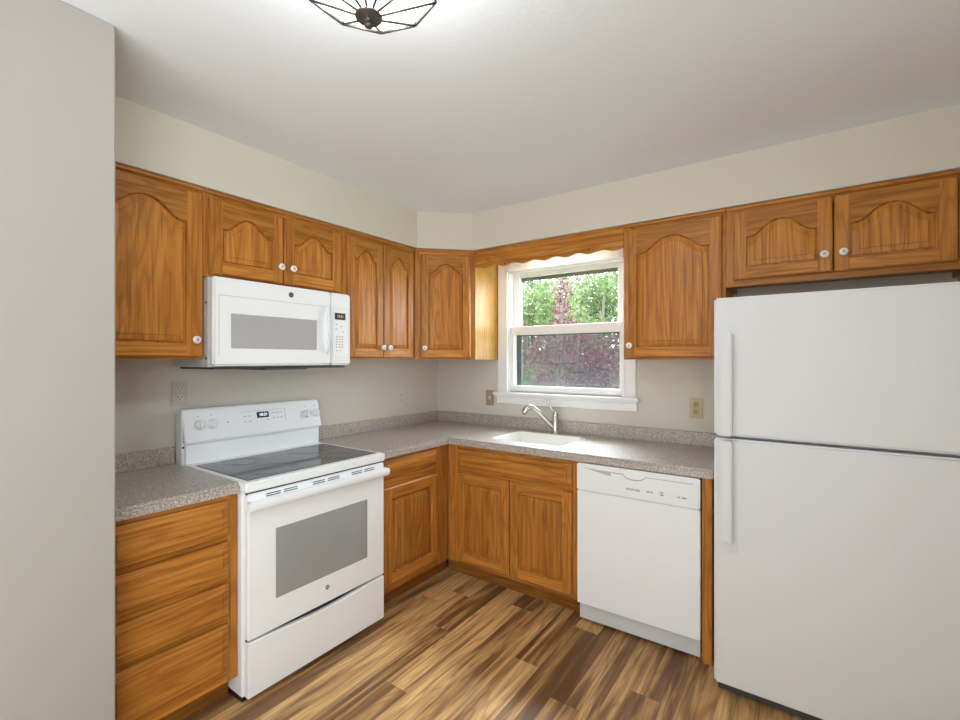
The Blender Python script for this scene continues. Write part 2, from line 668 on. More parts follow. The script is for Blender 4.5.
def sash(x0, x1, z0, z1, y0, y1, st, rb, rt, name):
    b = bmesh.new()
    bx(b, x0, x0 + st, y0, y1, z0, z1, bev=0.003)
    bx(b, x1 - st, x1, y0, y1, z0, z1, bev=0.003)
    bx(b, x0 + st, x1 - st, y0, y1, z0, z0 + rb, bev=0.003)
    bx(b, x0 + st, x1 - st, y0, y1, z1 - rt, z1, bev=0.003)
    o = wpart(name, b, VINYL)
    b = bmesh.new()
    bx(b, x0 + st - 0.003, x1 - st + 0.003, (y0 + y1) / 2 - 0.002, (y0 + y1) / 2 + 0.002, z0 + rb - 0.003, z1 - rt + 0.003)
    wpart('pane', b, GLASS, o)
    return o


sash(WX0 + 0.012, WX1 - 0.012, 1.60, WZ1 - 0.012, 0.062, 0.094, 0.050, 0.045, 0.030, 'upper_sash')
sash(WX0 + 0.012, WX1 - 0.012, WZ0 + 0.006, 1.655, 0.020, 0.052, 0.024, 0.044, 0.064, 'lower_sash')
b = bmesh.new()      # dark storm frame and lower insect screen outside the sashes
for x0, x1 in ((WX0 + 0.012, WX0 + 0.052), (WX1 - 0.052, WX1 - 0.012)):
    bx(b, x0, x1, 0.112, 0.130, WZ0 + 0.006, WZ1 - 0.012)
bx(b, WX0 + 0.012, WX1 - 0.012, 0.112, 0.130, WZ1 - 0.03, WZ1 - 0.012)
bx(b, WX0 + 0.05, WX1 - 0.05, 0.114, 0.128, WZ1 - 0.062, WZ1 - 0.03, 1)
bx(b, WX0 + 0.012, WX1 - 0.012, 0.112, 0.130, 1.585, 1.625)
bx(b, WX0 + 0.012, WX1 - 0.012, 0.112, 0.130, WZ0 + 0.006, WZ0 + 0.02)
storm = wpart('storm_frame', b, [BRONZE, ALUM])
b = bmesh.new()
bx(b, WX0 + 0.05, WX1 - 0.05, 0.1205, 0.1215, WZ0 + 0.018, 1.59)
wpart('insect_screen', b, SCREEN, storm)


# ------------------------------------------------------------------ cabinet parts
def offset_loop(P, d):
    n = len(P)
    out = []
    for i in range(n):
        p0, p1, p2 = P[i - 1], P[i], P[(i + 1) % n]
        e1 = (p1 - p0).normalized()
        e2 = (p2 - p1).normalized()
        n1 = Vector((-e1.y, e1.x))
        n2 = Vector((-e2.y, e2.x))
        m = n1 + n2
        m = m / max(0.35, m.dot(n1)) if m.length > 1e-6 else n1
        out.append(p1 + m * d)
    return out


def door_mesh(W, H, sw=0.055, rb=0.058, rt=0.062, arch=0.0, T=0.02):
    """raised-panel door; x 0..W, z 0..H, front at y = -T. material 0 upright grain, 1 level grain"""
    bm = bmesh.new()
    e, eo = 0.006, 0.006

    def q(pts, mi):
        f = bm.faces.new([bm.verts.new(p) for p in pts])
        f.material_index = mi
    F = -T
    # stiles
    for s in (0, 1):
        X = (lambda x: x) if s == 0 else (lambda x: W - x)
        q([(X(e), F, e), (X(sw), F, e), (X(sw), F, H - e), (X(e), F, H - e)], 0)
        q([(X(0), F + eo, 0), (X(e), F, e), (X(e), F, H - e), (X(0), F + eo, H)], 0)
        q([(X(0), 0, 0), (X(0), F + eo, 0), (X(0), F + eo, H), (X(0), 0, H)], 0)
        for z0, z1 in ((H, H - e), (0, e)):
            q([(X(0), F + eo, z0), (X(sw), F + eo, z0), (X(sw), F, z1), (X(e), F, z1)], 0)
            q([(X(0), 0, z0), (X(sw), 0, z0), (X(sw), F + eo, z0), (X(0), F + eo, z0)], 0)
    zs = H - rt - arch
    N = 28 if arch > 0 else 1
    cx, hw = W / 2, (W - 2 * sw) / 2
    A = []
    for i in range(N + 1):
        x = (W - sw) - (W - 2 * sw) * i / N
        t = abs(x - cx) / hw
        A.append(Vector((x, zs + arch * (1 - min(1, t / 0.86) ** 2.3) ** 2)))
    # rails
    q([(sw, F, e), (W - sw, F, e), (W - sw, F, rb), (sw, F, rb)], 1)
    for z0, z1 in ((0, e), (H, H - e)):
        q([(sw, F + eo, z0), (W - sw, F + eo, z0), (W - sw, F, z1), (sw, F, z1)], 1)
        q([(sw, 0, z0), (W - sw, 0, z0), (W - sw, F + eo, z0), (sw, F + eo, z0)], 1)
    lo = [bm.verts.new((a.x, F, a.y)) for a in A]
    hi = [bm.verts.new((a.x, F, H - e)) for a in A]
    for i in range(N):
        f = bm.faces.new((lo[i], lo[i + 1], hi[i + 1], hi[i]))
        f.material_index = 1
    # opening edge and raised field
    L0 = [Vector((sw, rb)), Vector((W - sw, rb))] + A
    rs = min(0.036, hw * 0.30)

    def strip(levels, mi):
        rows = []
        for d, y in levels:
            rows.append([bm.verts.new((p.x, y, p.y)) for p in offset_loop(L0, d)])
        n = len(L0)
        for a, c in zip(rows, rows[1:]):
            for i in range(n):
                j = (i + 1) % n
                f = bm.faces.new((a[i], a[j], c[j], c[i]))
                f.material_index = mi
        return rows[-1]
    strip([(0, F), (0.002, F + 0.003), (0.0035, F + 0.015), (0.0092, F + 0.015)], 0)
    last = strip([(0.0090, F + 0.0148), (0.0105, F + 0.0095), (rs - 0.004, F + 0.0055), (rs - 0.002, F + 0.002), (rs, F + 0.0015)], 0)
    f = bm.faces.new(last)
    f.material_index = 0
    q([(0, 0, 0), (0, 0, H), (W, 0, H), (W, 0, 0)], 0)
    bmesh.ops.recalc_face_normals(bm, faces=bm.faces[:])
    return bm


def slab_mesh(W, H, T=0.0235, s=0.026):
    """raised drawer front: a field with wide sloping borders"""
    bm = bmesh.new()
    lv = [(0, 0), (0, -0.012), (0.003, -0.0135), (s, -0.0185), (s + 0.002, -T)]
    rows = []
    for d, y in lv:
        rows.append([bm.verts.new(p) for p in ((d, y, d), (W - d, y, d), (W - d, y, H - d), (d, y, H - d))])
    for a, c in zip(rows, rows[1:]):
        for i in range(4):
            j = (i + 1) % 4
            bm.faces.new((a[i], a[j], c[j], c[i]))
    bm.faces.new(rows[-1])
    bm.faces.new(rows[0][::-1])
    bmesh.ops.recalc_face_normals(bm, faces=bm.faces[:])
    return bm


def knob(parent, x, z, y=-0.02):
    b = bmesh.new()
    M = at(x, y, z) @ FACE
    lathe(b, [(0.0085, 0), (0.0085, 0.003), (0.006, 0.006), (0.0065, 0.010), (0.0155, 0.015), (0.0175, 0.019), (0.0165, 0.023), (0.010, 0.0262), (0, 0.027)], 20, M)
    lathe(b, [(0.0062, 0.0255), (0.0068, 0.0275), (0.004, 0.029), (0, 0.0293)], 12, M, 1)
    return part('knob', b, [PORC, PINK], parent, 'white porcelain knob with a painted centre')


def add_door(root, x0, x1, z0, z1, knob_at=None, arch=0.0, **kw):
    W, H = x1 - x0, z1 - z0
    d = part('door', door_mesh(W, H, arch=arch, **kw), [OV, OH], root)
    d.location = (x0, 0, z0)
    if knob_at:
        kx, kz = knob_at
        knob(d, kx, kz)
    return d


def add_drawer(root, x0, x1, z0, z1, name='drawer_front'):
    d = part(name, slab_mesh(x1 - x0, z1 - z0), OH, root)
    d.location = (x0, 0, z0)
    return d


def carcass(root, W, D, H, stiles, rails, top=True, lift=0.0, bottom_up=0.0):
    """panels and a face frame; local x along the wall, front of frame y = 0, back y = D"""
    b = bmesh.new()
    t = 0.016
    g = 0.001
    bx(b, g, t, 0.019, D, lift, H, 0)
    bx(b, W - t, W - g, 0.019, D, lift, H, 0)
    bx(b, t, W - t, 0.019, D, lift + bottom_up, lift + bottom_up + t, 0)
    bx(b, t, W - t, D - 0.008, D, lift + bottom_up + t, H, 0)
    if top:
        bx(b, t, W - t, 0.019, D - 0.008, H - t, H, 0)
    part('carcass', b, [OV, OH], root)
    b = bmesh.new()
    for st in stiles:
        x0, x1 = st[:2]
        sz0, sz1 = st[2:] if len(st) > 2 else (lift, H)
        bx(b, x0, x1, 0, 0.019, sz0, sz1, 0, 0.0008)
    for (x0, x1, z0, z1) in rails:
        bx(b, x0, x1, 0, 0.019, z0, z1, 1, 0.0008)
    part('face_frame', b, [OV, OH], root)


# ---- wall cabinets
UB, UT = 1.408, 2.1775
ufx = 0.305
UG = 'oak wall cabinets under the soffit'


def upper(name, label, loc, rz, W, z0, stiles, doors, arch, bu=0.012, rtop=0.05, rbot=0.03, sw=0.055):
    r = thing(name, label, 'cabinet', (*loc, z0), rz, UG)
    H = UT - z0
    xs = [stiles[0][1], stiles[-1][0]]
    carcass(r, W, ufx - 0.003, H, stiles, [(xs[0], xs[1], H - rtop, H), (xs[0], xs[1], 0, rbot)], bottom_up=bu)
    for x0, x1, dz0, dz1, kx, kz in doors:
        add_door(r, x0, x1, dz0 - z0, dz1 - z0, (kx - x0, kz - dz0), arch, sw=sw)
    b = bmesh.new()
    bx(b, 0.0, W, -0.009, 0.0, H - 0.017, H, 0, 0.003)
    part('top_moulding', b, OH, r)
    return r


y0 = -2.438
upper('wall_cabinet', 'oak wall cabinet with one tall arched door, left of the microwave', (ufx, y0), PI / 2, 0.461, UB,
      [(0, 0.04), (0.42, 0.461)], [(0.012, -1.983 - y0, 1.420, 2.148, -2.018 - y0, 1.494)], 0.075, sw=0.066)
y0 = -1.976
upper('wall_cabinet', 'short oak wall cabinet with two arched doors directly over the microwave', (ufx, y0), PI / 2, 0.756, 1.782,
      [(0, 0.04), (0.715, 0.756)],
      [(-1.955 - y0, -1.596 - y0, 1.797, 2.140, -1.617 - y0, 1.880), (-1.590 - y0, -1.236 - y0, 1.797, 2.140, -1.551 - y0, 1.880)], 0.065)
y0 = -1.2185
upper('wall_cabinet', 'oak wall cabinet with two narrow tall arched doors, right of the microwave', (ufx, y0), PI / 2, 0.617, UB,
      [(0, 0.036), (0.58, 0.617)],
      [(-1.182 - y0, -0.908 - y0, 1.420, 2.140, -0.921 - y0, 1.484), (-0.902 - y0, -0.632 - y0, 1.420, 2.140, -0.864 - y0, 1.484)], 0.062, sw=0.047)
y0 = 0
upper('wall_cabinet', 'oak wall cabinet with one tall arched door, between the window and the refrigerator', (1.664, -ufx), 0, 0.522, UB,
      [(0, 0.04), (0.482, 0.522)], [(1.684 - 1.664, 2.168 - 1.664, 1.420, 2.146, 1.706 - 1.664, 1.487)], 0.08)
upper('wall_cabinet', 'wide short oak wall cabinet with two arched doors above the refrigerator', (2.187, -ufx), 0, 0.892, 1.775,
      [(0, 0.04), (0.84, 0.892)],
      [(2.222 - 2.187, 2.619 - 2.187, 1.806, 2.150, 2.589 - 2.187, 1.886), (2.624 - 2.187, 3.022 - 2.187, 1.806, 2.150, 2.657 - 2.187, 1.888)],
      0.07, bu=0.03, rbot=0.045)

# corner wall cabinet set at 45 degrees
r = thing('corner_wall_cabinet', 'diagonal oak corner wall cabinet with one arched door, beside the window', 'cabinet',
          (ufx, -0.600, UB), PI / 4, UG)
Mi = r.matrix_basis.inverted() if False else (Matrix.Translation((ufx, -0.600, UB)) @ Matrix.Rotation(PI / 4, 4, 'Z')).inverted()
b = bmesh.new()
g = 0.0012
prism(b, [(g, -0.600), (0.296, -0.600), (0.600, -0.296), (0.600, -g), (g, -g)], UB + 0.012, UT, 'z')
b.transform(Mi)
part('carcass', b, [OV, OH], r)
b = bmesh.new()
DL = 0.4172
for x0, x1 in ((0.0, 0.036), (DL - 0.036, DL)):
    bx(b, x0, x1, 0, 0.006, 0, UT - UB, 0, 0.0008)
bx(b, 0.036, DL - 0.036, 0, 0.006, UT - UB - 0.05, UT - UB, 1)
bx(b, 0.036, DL - 0.036, 0, 0.006, 0, 0.03, 1)
part('face_frame', b, [OV, OH], r)
add_door(r, 0.040, DL - 0.030, 0.012, 0.730, (0.026, 0.068), 0.065, sw=0.052)
b = bmesh.new()
bx(b, 0.002, DL - 0.002, -0.009, 0.0, UT - UB - 0.017, UT - UB, 0, 0.003)
part('top_moulding', b, OH, r)
b = bmesh.new()
bx(b, 0.6005, 0.606, -0.300, -0.002, UB, UT, 0)
b.transform(Mi)
part('side_panel', b, OL, r, 'oak end panel, toned paler for the tube light on it')

# scalloped valance over the window
b = bmesh.new()
vx0, vx1 = 0.607, 1.662
pts = []
n = 120
for i in range(n + 1):
    x = vx0 + (vx1 - vx0) * i / n
    ph = (x - 1.602) / 0.1515
    pts.append((x, 2.0525 - 0.0075 * math.cos(2 * PI * ph)))
poly = pts + [(vx1, UT), (vx0, UT)]
prism(b, poly, -0.306, -0.287, 'y')
for v in b.verts:
    v.co -= Vector((vx0, -0.297, 2.05))
val = part('valance', b, OH)
val.location = (vx0, -0.297, 2.05)
tag(val, 'scalloped oak valance board spanning between the cabinets above the window', 'valance')
for x, z in ((0.853, 2.050), (1.451, 2.064)):
    b = bmesh.new()
    tube(b, bez([(0, 0.010, 0.0), (0, -0.004, -0.001), (0.002, -0.012, -0.006), (0.004, -0.008, -0.014), (0.004, -0.001, -0.012)], 6), 0.003, 8)
    bx(b, -0.007, 0.007, 0.004, 0.010, -0.007, 0.007, 0, 0.001)
    o = part('curtain_hook', b, BLACK)
    o.location = (x, -0.297, z + 0.016)
    tag(o, 'small black hook on the valance edge, %s one of the two' % ('left' if x < 1 else 'right'), 'hook', 'hooks under the valance')

# tube light behind the valance, lighting the sink and the cabinet's end panel
r = thing('under_cabinet_light', 'slim tube light fixed behind the valance above the sink', 'light', (1.14, -0.20, 2.178))
b = bmesh.new()
bx(b, -0.30, 0.30, -0.03, 0.03, -0.022, 0.0, 0, 0.003)
part('housing', b, TRIM, r)
b = bmesh.new()
bx(b, -0.28, 0.28, -0.022, 0.022, -0.036, -0.022, 0, 0.005, 2)
part('diffuser', b, TUBE, r)

# ---- base cabinets
BT = 0.863          # underside of worktop
bf = 0.610
y0 = -2.438
r = thing('drawer_cabinet', 'oak base cabinet with a stack of four drawers, left of the stove', 'cabinet', (bf, y0, 0), PI / 2)
W = 0.459
carcass(r, W, bf - 0.004, BT, [(0, 0.04), (W - 0.04, W)],
        [(0.04, W - 0.04, 0.838, BT), (0.04, W - 0.04, 0.676, 0.706), (0.04, W - 0.04, 0.508, 0.536), (0.04, W - 0.04, 0.344, 0.374), (0.04, W - 0.04, 0.105, 0.14)], lift=0.105)
for z0, z1 in ((0.700, 0.842), (0.531, 0.675), (0.369, 0.508), (0.139, 0.345)):
    add_drawer(r, 0.018, 0.418, z0, z1)
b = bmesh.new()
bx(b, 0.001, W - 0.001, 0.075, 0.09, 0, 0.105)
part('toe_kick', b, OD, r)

y0 = -1.2155
r = thing('base_cabinet', 'oak base cabinet with one drawer over one door, between the stove and the corner', 'cabinet', (bf, y0, 0), PI / 2)
W = 0.604
carcass(r, W, bf - 0.004, BT, [(0, 0.04), (0.47, W)],
        [(0.04, 0.47, 0.845, BT), (0.04, 0.47, 0.69, 0.752), (0.04, 0.47, 0.105, 0.155)], lift=0.105)
add_drawer(r, 0.03, 0.482, 0.752, 0.846)
add_door(r, 0.03, 0.486, 0.150, 0.692)
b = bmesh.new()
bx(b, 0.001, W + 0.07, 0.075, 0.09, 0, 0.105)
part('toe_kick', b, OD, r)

r = thing('sink_cabinet', 'oak sink base cabinet with a false drawer front and two square panel doors', 'cabinet', (0.6115, -bf, 0), 0)
W = 0.903
o_ = 0.6115
carcass(r, W, bf - 0.004, BT, [(0, 0.075), (1.078 - o_, 1.100 - o_, 0.145, 0.683), (0.868, W)],
        [(0.075, 0.868, 0.835, BT), (0.075, 0.868, 0.683, 0.725), (0.075, 0.868, 0.105, 0.145)], top=False, lift=0.105)
add_drawer(r, 0.697 - o_, 1.483 - o_, 0.712, 0.838, 'false_drawer_front')
add_door(r, 0.697 - o_, 1.087 - o_, 0.128, 0.690)
add_door(r, 1.092 - o_, 1.483 - o_, 0.128, 0.690)
b = bmesh.new()
bx(b, -0.06, W - 0.001, 0.075, 0.09, 0, 0.105)
part('toe_kick', b, OD, r)

b = bmesh.new()
bx(b, 0, 0.042, 0, 0.60, 0, BT, 0, 0.001)
o = part('end_panel', b, OV)
o.location = (2.126, -bf, 0)
tag(o, 'narrow oak end panel standing between the dishwasher and the refrigerator', 'panel')

# ---- worktops
CT = 0.903


def worktop(cells, name, label, bevel_test, splash):
    bm = bmesh.new()
    vs = {}

    def V(x, y):
        k = (round(x, 4), round(y, 4))
        if k not in vs:
            vs[k] = bm.verts.new((x, y, CT))
        return vs[k]
    for x0, x1, ya, yb in cells:
        bm.faces.new((V(x0, ya), V(x1, ya), V(x1, yb), V(x0, yb)))
    res = bmesh.ops.extrude_face_region(bm, geom=bm.faces[:])
    for v in res['geom']:
        if isinstance(v, bmesh.types.BMVert):
            v.co.z = BT
    bmesh.ops.recalc_face_normals(bm, faces=bm.faces[:])
    ed = [e for e in bm.edges if bevel_test(*[v.co for v in e.verts])]
    bmesh.ops.bevel(bm, geom=ed, offset=0.012, segments=4, affect='EDGES')
    o = part(name, bm, LAM)
    tag(o, label, 'countertop')
    b = bmesh.new()
    for s in splash:
        bx(b, *s, CT - 0.001, 0.985, 0, 0.003)
    part('backsplash', b, LAM, o)
    return o


FX = 0.632
SX0, SX1, SY0, SY1 = 0.865, 1.362, -0.505, -0.135
xs = [0.002, FX, SX0, SX1, 2.176]
ys = [-1.2165, -FX, SY0, SY1, -0.002]
cells = []
for i in range(4):
    for j in range(4):
        if j == 0 and i > 0:
            continue
        if i == 2 and j == 2:
            continue
        cells.append((xs[i], xs[i + 1], ys[j], ys[j + 1]))


def bt(a, c):
    top = abs(a.z - CT) < 1e-4 and abs(c.z - CT) < 1e-4
    bot = abs(a.z - BT) < 1e-4 and abs(c.z - BT) < 1e-4
    if not (top or bot):
        return False
    front = (abs(a.y + FX) < 1e-4 and abs(c.y + FX) < 1e-4 and min(a.x, c.x) > FX - 1e-3)
    side = (abs(a.x - FX) < 1e-4 and abs(c.x - FX) < 1e-4 and max(a.y, c.y) < -FX + 1e-3)
    return top and (front or side)


worktop(cells, 'countertop', 'L-shaped speckled grey-brown laminate countertop with the white sink set in it', bt,
        [(0.002, 0.022, -1.2165, -0.002), (0.022, 2.176, -0.022, -0.002)])
worktop([(0.002, FX, -2.438, -1.9785)], 'countertop', 'short speckled grey-brown laminate countertop left of the stove',
        lambda a, c: abs(a.z - CT) < 1e-4 and abs(c.z - CT) < 1e-4 and abs(a.x - FX) < 1e-4 and abs(c.x - FX) < 1e-4,
        [(0.002, 0.022, -2.438, -1.9785)])

# ---- sink
r = thing('kitchen_sink', 'white rectangular kitchen sink set into the countertop under the window', 'sink', ((SX0 + SX1) / 2, (SY0 + SY1) / 2, 0.72))
b = bmesh.new()


def rrect(x0, x1, ya, yb, rad, z, n=5):
    out = []
    for cx, cy, a0 in ((x1 - rad, yb - rad, 0), (x0 + rad, yb - rad, PI / 2), (x0 + rad, ya + rad, PI), (x1 - rad, ya + rad, 1.5 * PI)):
        for i in range(n + 1):
            a = a0 + PI / 2 * i / n
            out.append((cx + rad * math.cos(a), cy + rad * math.sin(a), z))
    return out


lev = [(-0.012, CT + 0.0003, 0.05), (-0.010, CT + 0.002, 0.05), (0.003, CT + 0.002, 0.05), (0.008, CT - 0.004, 0.055), (0.018, CT - 0.13, 0.05), (0.05, CT - 0.172, 0.05), (0.15, CT - 0.178, 0.03)]
rows = []
for d, z, rad in lev:
    rows.append([b.verts.new(p) for p in rrect(SX0 + d, SX1 - d, SY0 + d, SY1 - d, rad, z)])
for a, c in zip(rows, rows[1:]):
    for i in range(len(a)):
        j = (i + 1) % len(a)
        b.faces.new((a[i], a[j], c[j], c[i])).smooth = True
b.faces.new(rows[-1])
bmesh.ops.recalc_face_normals(b, faces=b.faces[:])
for f in b.faces:
    f.normal_flip() if f.normal.z < -0.5 else None
b.transform(at(-(SX0 + SX1) / 2, -(SY0 + SY1) / 2, -0.72))
part('basin', b, SINKM, r)
b = bmesh.new()
lathe(b, [(0.04, 0.006), (0.042, 0.009), (0.03, 0.008), (0.0, 0.007)], 20)
part('drain', b, NICKEL, r)

# ---- faucet
fb = (1.124, -0.085, CT)
r = thing('kitchen_faucet', 'brushed nickel pull-out faucet with a lever, standing behind the sink', 'faucet', fb)
b = bmesh.new()
lathe(b, [(0.031, 0), (0.031, 0.005), (0.024, 0.009), (0.022, 0.03), (0.0195, 0.05), (0.018, 0.11), (0.0195, 0.118), (0.0195, 0.128), (0.017, 0.142), (0.012, 0.150), (0, 0.152)], 22)
part('faucet_body', b, NICKEL, r)
hd = math.radians(222)
dx, dy = math.cos(hd), math.sin(hd)
S = [(0.008, 0.042), (0.05, 0.083), (0.09, 0.124), (0.13, 0.163), (0.165, 0.184), (0.19, 0.180)]
b = bmesh.new()
pts = bez([(dx * s, dy * s, z) for s, z in S], 8)
k_ = len(pts)
tube(b, pts, [0.0125 + 0.003 * (i / k_) for i in range(k_)], 14)
part('spout', b, NICKEL, r)
b = bmesh.new()
pts = bez([(dx * s, dy * s, z) for s, z in ((0.168, 0.186), (0.19, 0.181), (0.207, 0.166), (0.217, 0.143))], 6)
tube(b, pts, [0.0165, 0.018] + [0.0195] * (len(pts) - 3) + [0.0175], 14)
lathe(b, [(0.0135, 0), (0.013, 0.004), (0.0, 0.003)], 14, Matrix.Translation((dx * 0.2175, dy * 0.2175, 0.1405)) @ Matrix.Rotation(PI, 4, 'X'), 1)
part('spray_head', b, [NICKEL, DARK], r)
b = bmesh.new()
pts = bez([(0, 0, 0.138), (-0.020, -0.004, 0.160), (-0.040, -0.010, 0.195), (-0.052, -0.013, 0.226)], 6)
k_ = len(pts)
tube(b, pts, [0.007 - 0.003 * min(1, i / 6) + (0.0045 if i > k_ - 6 else 0) for i in range(k_)], 10)
part('lever', b, NICKEL, r)


# ------------------------------------------------------------------ stove
r = thing('electric_stove', 'white freestanding electric range with black glass cooktop', 'stove', (0.0, -1.975, 0), PI / 2)
W = 0.755          # local x along the wall, front at y = -0.67
b = bmesh.new()
bx(b, 0, W, -0.638, -0.03, 0.022, 0.864, 0, 0.004)
bx(b, 0.004, W - 0.004, -0.63, -0.04, 0.0, 0.03, 1)
bx(b, 0.014, W - 0.008, -0.646, -0.637, 0.215, 0.264, 1)
bx(b, 0.014, W - 0.008, -0.655, -0.637, 0.850, 0.8642, 1)
part('oven_body', b, [WHITE, BLACK], r)
# cooktop: white rim with black ceramic glass
b = bmesh.new()
bx(b, -0.0015, W + 0.0015, -0.672, -0.075, 0.864, 0.905, 0, 0.006, 2)
ck = part('cooktop', b, WHITE, r)
b = bmesh.new()
bx(b, 0.026, W - 0.026, -0.632, -0.165, 0.9045, 0.9075, 0, 0.001)
gl = part('cooktop_glass', b, COOKTOP, ck, 'black ceramic cooking surface')
for cx, cy, R in ((0.20, -0.52, 0.115), (0.20, -0.27, 0.085), (0.56, -0.52, 0.085), (0.56, -0.27, 0.115)):
    b = bmesh.new()
    for rr in (R, R - 0.022):
        lathe(b, [(rr - 0.0025, 0.9075), (rr - 0.0025, 0.9079), (rr, 0.9079), (rr, 0.9075)], 40, at(cx, cy, 0), smooth=False, cap=False)
    part('burner_ring', b, RING, ck, 'grey printed burner ring')
# oven door with a slotted top band, window, badge and bar handle
b = bmesh.new()
bx(b, 0.010, W - 0.004, -0.668, -0.640, 0.257, 0.856, 0, 0.005, 2)
od = part('oven_door', b, WHITE, r)
for a in (-1.888, -1.807, -1.664, -1.580, -1.441, -1.361):
    for z in (0.8335, 0.8425):
        b = bmesh.new()
        bx(b, a + 1.975, a + 1.975 + 0.065, -0.6688, -0.6665, z - 0.0019, z + 0.0019)
        part('vent_slot', b, BLACK, od, 'dark vent slit')
b = bmesh.new()
bx(b, 0.130, 0.634, -0.6695, -0.6665, 0.386, 0.686, 0, 0.001)
part('oven_window', b, OVENGLASS, od, 'grey glass window')
b = bmesh.new()      # bar handle, wide and rounded
prism(b, [(-0.664, 0.826), (-0.690, 0.829), (-0.703, 0.826), (-0.707, 0.812), (-0.704, 0.796), (-0.692, 0.788), (-0.684, 0.794), (-0.664, 0.796)], 0.006, 0.772 - 0.012, 'x', 0, 0.003)
for x0 in (0.004, 0.733):
    bx(b, x0, x0 + 0.028, -0.696, -0.664, 0.788, 0.828, 0, 0.005, 2)
part('oven_handle', b, WHITE2, od)
bd = bmesh.new()
lathe(bd, [(0.0105, 0), (0.0105, 0.0015), (0.009, 0.002), (0, 0.002)], 24, at(0.391, -0.668, 0.329) @ FACE, 0)
lathe(bd, [(0.0088, 0.0021), (0.0088, 0.0024), (0.0078, 0.0024), (0.0078, 0.0021)], 24, at(0.391, -0.668, 0.329) @ FACE, 1, cap=False)
bg_ = part('badge', bd, [DARK, WHITE2], od, 'round dark monogram badge')
text('GE', 0.0092, WHITE2, od, 'monogram', at(0.391, -0.6702, 0.329) @ FACE)
# storage drawer: its top edge dips in the middle
pl = []
for i in range(21):
    t = i / 20
    pl.append((0.010 + (W - 0.014) * t, 0.248 - 0.016 * math.sin(PI * t) ** 2))
b = bmesh.new()
prism(b, [(0.010, 0.022), (W - 0.004, 0.022)] + pl[::-1], -0.668, -0.640, 'y', 0, 0.003)
part('storage_drawer', b, WHITE, r)
# backguard with a slanted control panel
b = bmesh.new()
bx(b, 0.012, W - 0.004, -0.098, -0.028, 0.86, 1.02, 0, 0.003)
bx(b, -0.001, 0.012, -0.085, -0.025, 0.86, 1.150, 0, 0.002)
lathe(b, [(0.005, 0), (0.005, 0.003), (0, 0.003)], 12, at(0.006, -0.085, 0.985) @ FACE, 1)
bk = part('backguard', b, [WHITE, BLACK], r)
b = bmesh.new()
Y0, Z0, Y1, Z1 = -0.118, 1.003, -0.078, 1.166
prism(b, [(-0.03, Z1 - 0.006), (Y1 + 0.01, Z1), (Y1, Z1 - 0.004), (Y0, Z0 + 0.006), (Y0 + 0.006, Z0), (-0.03, Z0)], 0.003, W + 0.002, 'x', 0, 0.004)
cp = part('control_panel', b, WHITE, r)
sl = math.atan2(Y1 - Y0, Z1 - Z0)


def PM(x, z):          # matrix on the slanted panel face at height z
    t = (z - Z0) / (Z1 - Z0)
    return at(x, Y0 + (Y1 - Y0) * t + 0.0008, z) @ Matrix.Rotation(-sl, 4, 'X') @ FACE


for a in (-1.903, -1.841, -1.313, -1.247):
    b = bmesh.new()
    M = PM(a + 1.975, 1.087)
    lathe(b, [(0.025, -0.001), (0.025, 0.0015), (0.022, 0.004), (0.0195, 0.018), (0.017, 0.021), (0, 0.021)], 28, M)
    bx(b, -0.005, 0.005, -0.023, 0.023, 0.019, 0.030, 0, 0.002, 1, M)
    part('control_knob', b, WHITE2, cp)
b = bmesh.new()
bx(b, -0.034, 0.034, -0.016, 0.016, -0.001, 0.0012, 0, 0, 1, PM(0.399, 1.107))
dp = part('clock_display', b, BLACK, cp, 'black clock display')
text('10:21', 0.022, DIGIT, cp, 'display_digits', PM(0.402, 1.107) @ at(0, 0, 0.0014))
b = bmesh.new()
bx(b, -0.127, 0.127, -0.0008, 0.0008, 0, 0.0014, 0, 0, 1, PM(0.403, 1.130))
part('panel_border', b, LINEGREY, cp)
b = bmesh.new()
bx(b, -0.0012, 0.0012, -0.04, 0.04, 0, 0.0014, 0, 0, 1, PM(0.531, 1.091))
part('panel_border', b, LINEGREY, cp)
for x, z in ((0.300, 1.106), (0.325, 1.106), (0.300, 1.078), (0.325, 1.078), (0.365, 1.072), (0.385, 1.072), (0.405, 1.072), (0.425, 1.078), (0.46, 1.112), (0.482, 1.112), (0.46, 1.085), (0.482, 1.085), (0.504, 1.085), (0.504, 1.112)):
    b = bmesh.new()
    bx(b, -0.007, 0.007, -0.0025, 0.0025, 0, 0.0012, 0, 0, 1, PM(x, z))
    part('touch_button', b, LINEGREY, cp)
b = bmesh.new()
lathe(b, [(0.003, 0), (0.003, 0.002), (0, 0.002)], 12, PM(0.209, 1.086))
part('indicator_dot', b, DARK, cp)
for x in (0.072, 0.134, 0.662, 0.728):
    b = bmesh.new()
    lathe(b, [(0.0025, 0), (0.0025, 0.001), (0, 0.001)], 10, PM(x, 1.130))
    part('indicator_dot', b, DARK, cp)

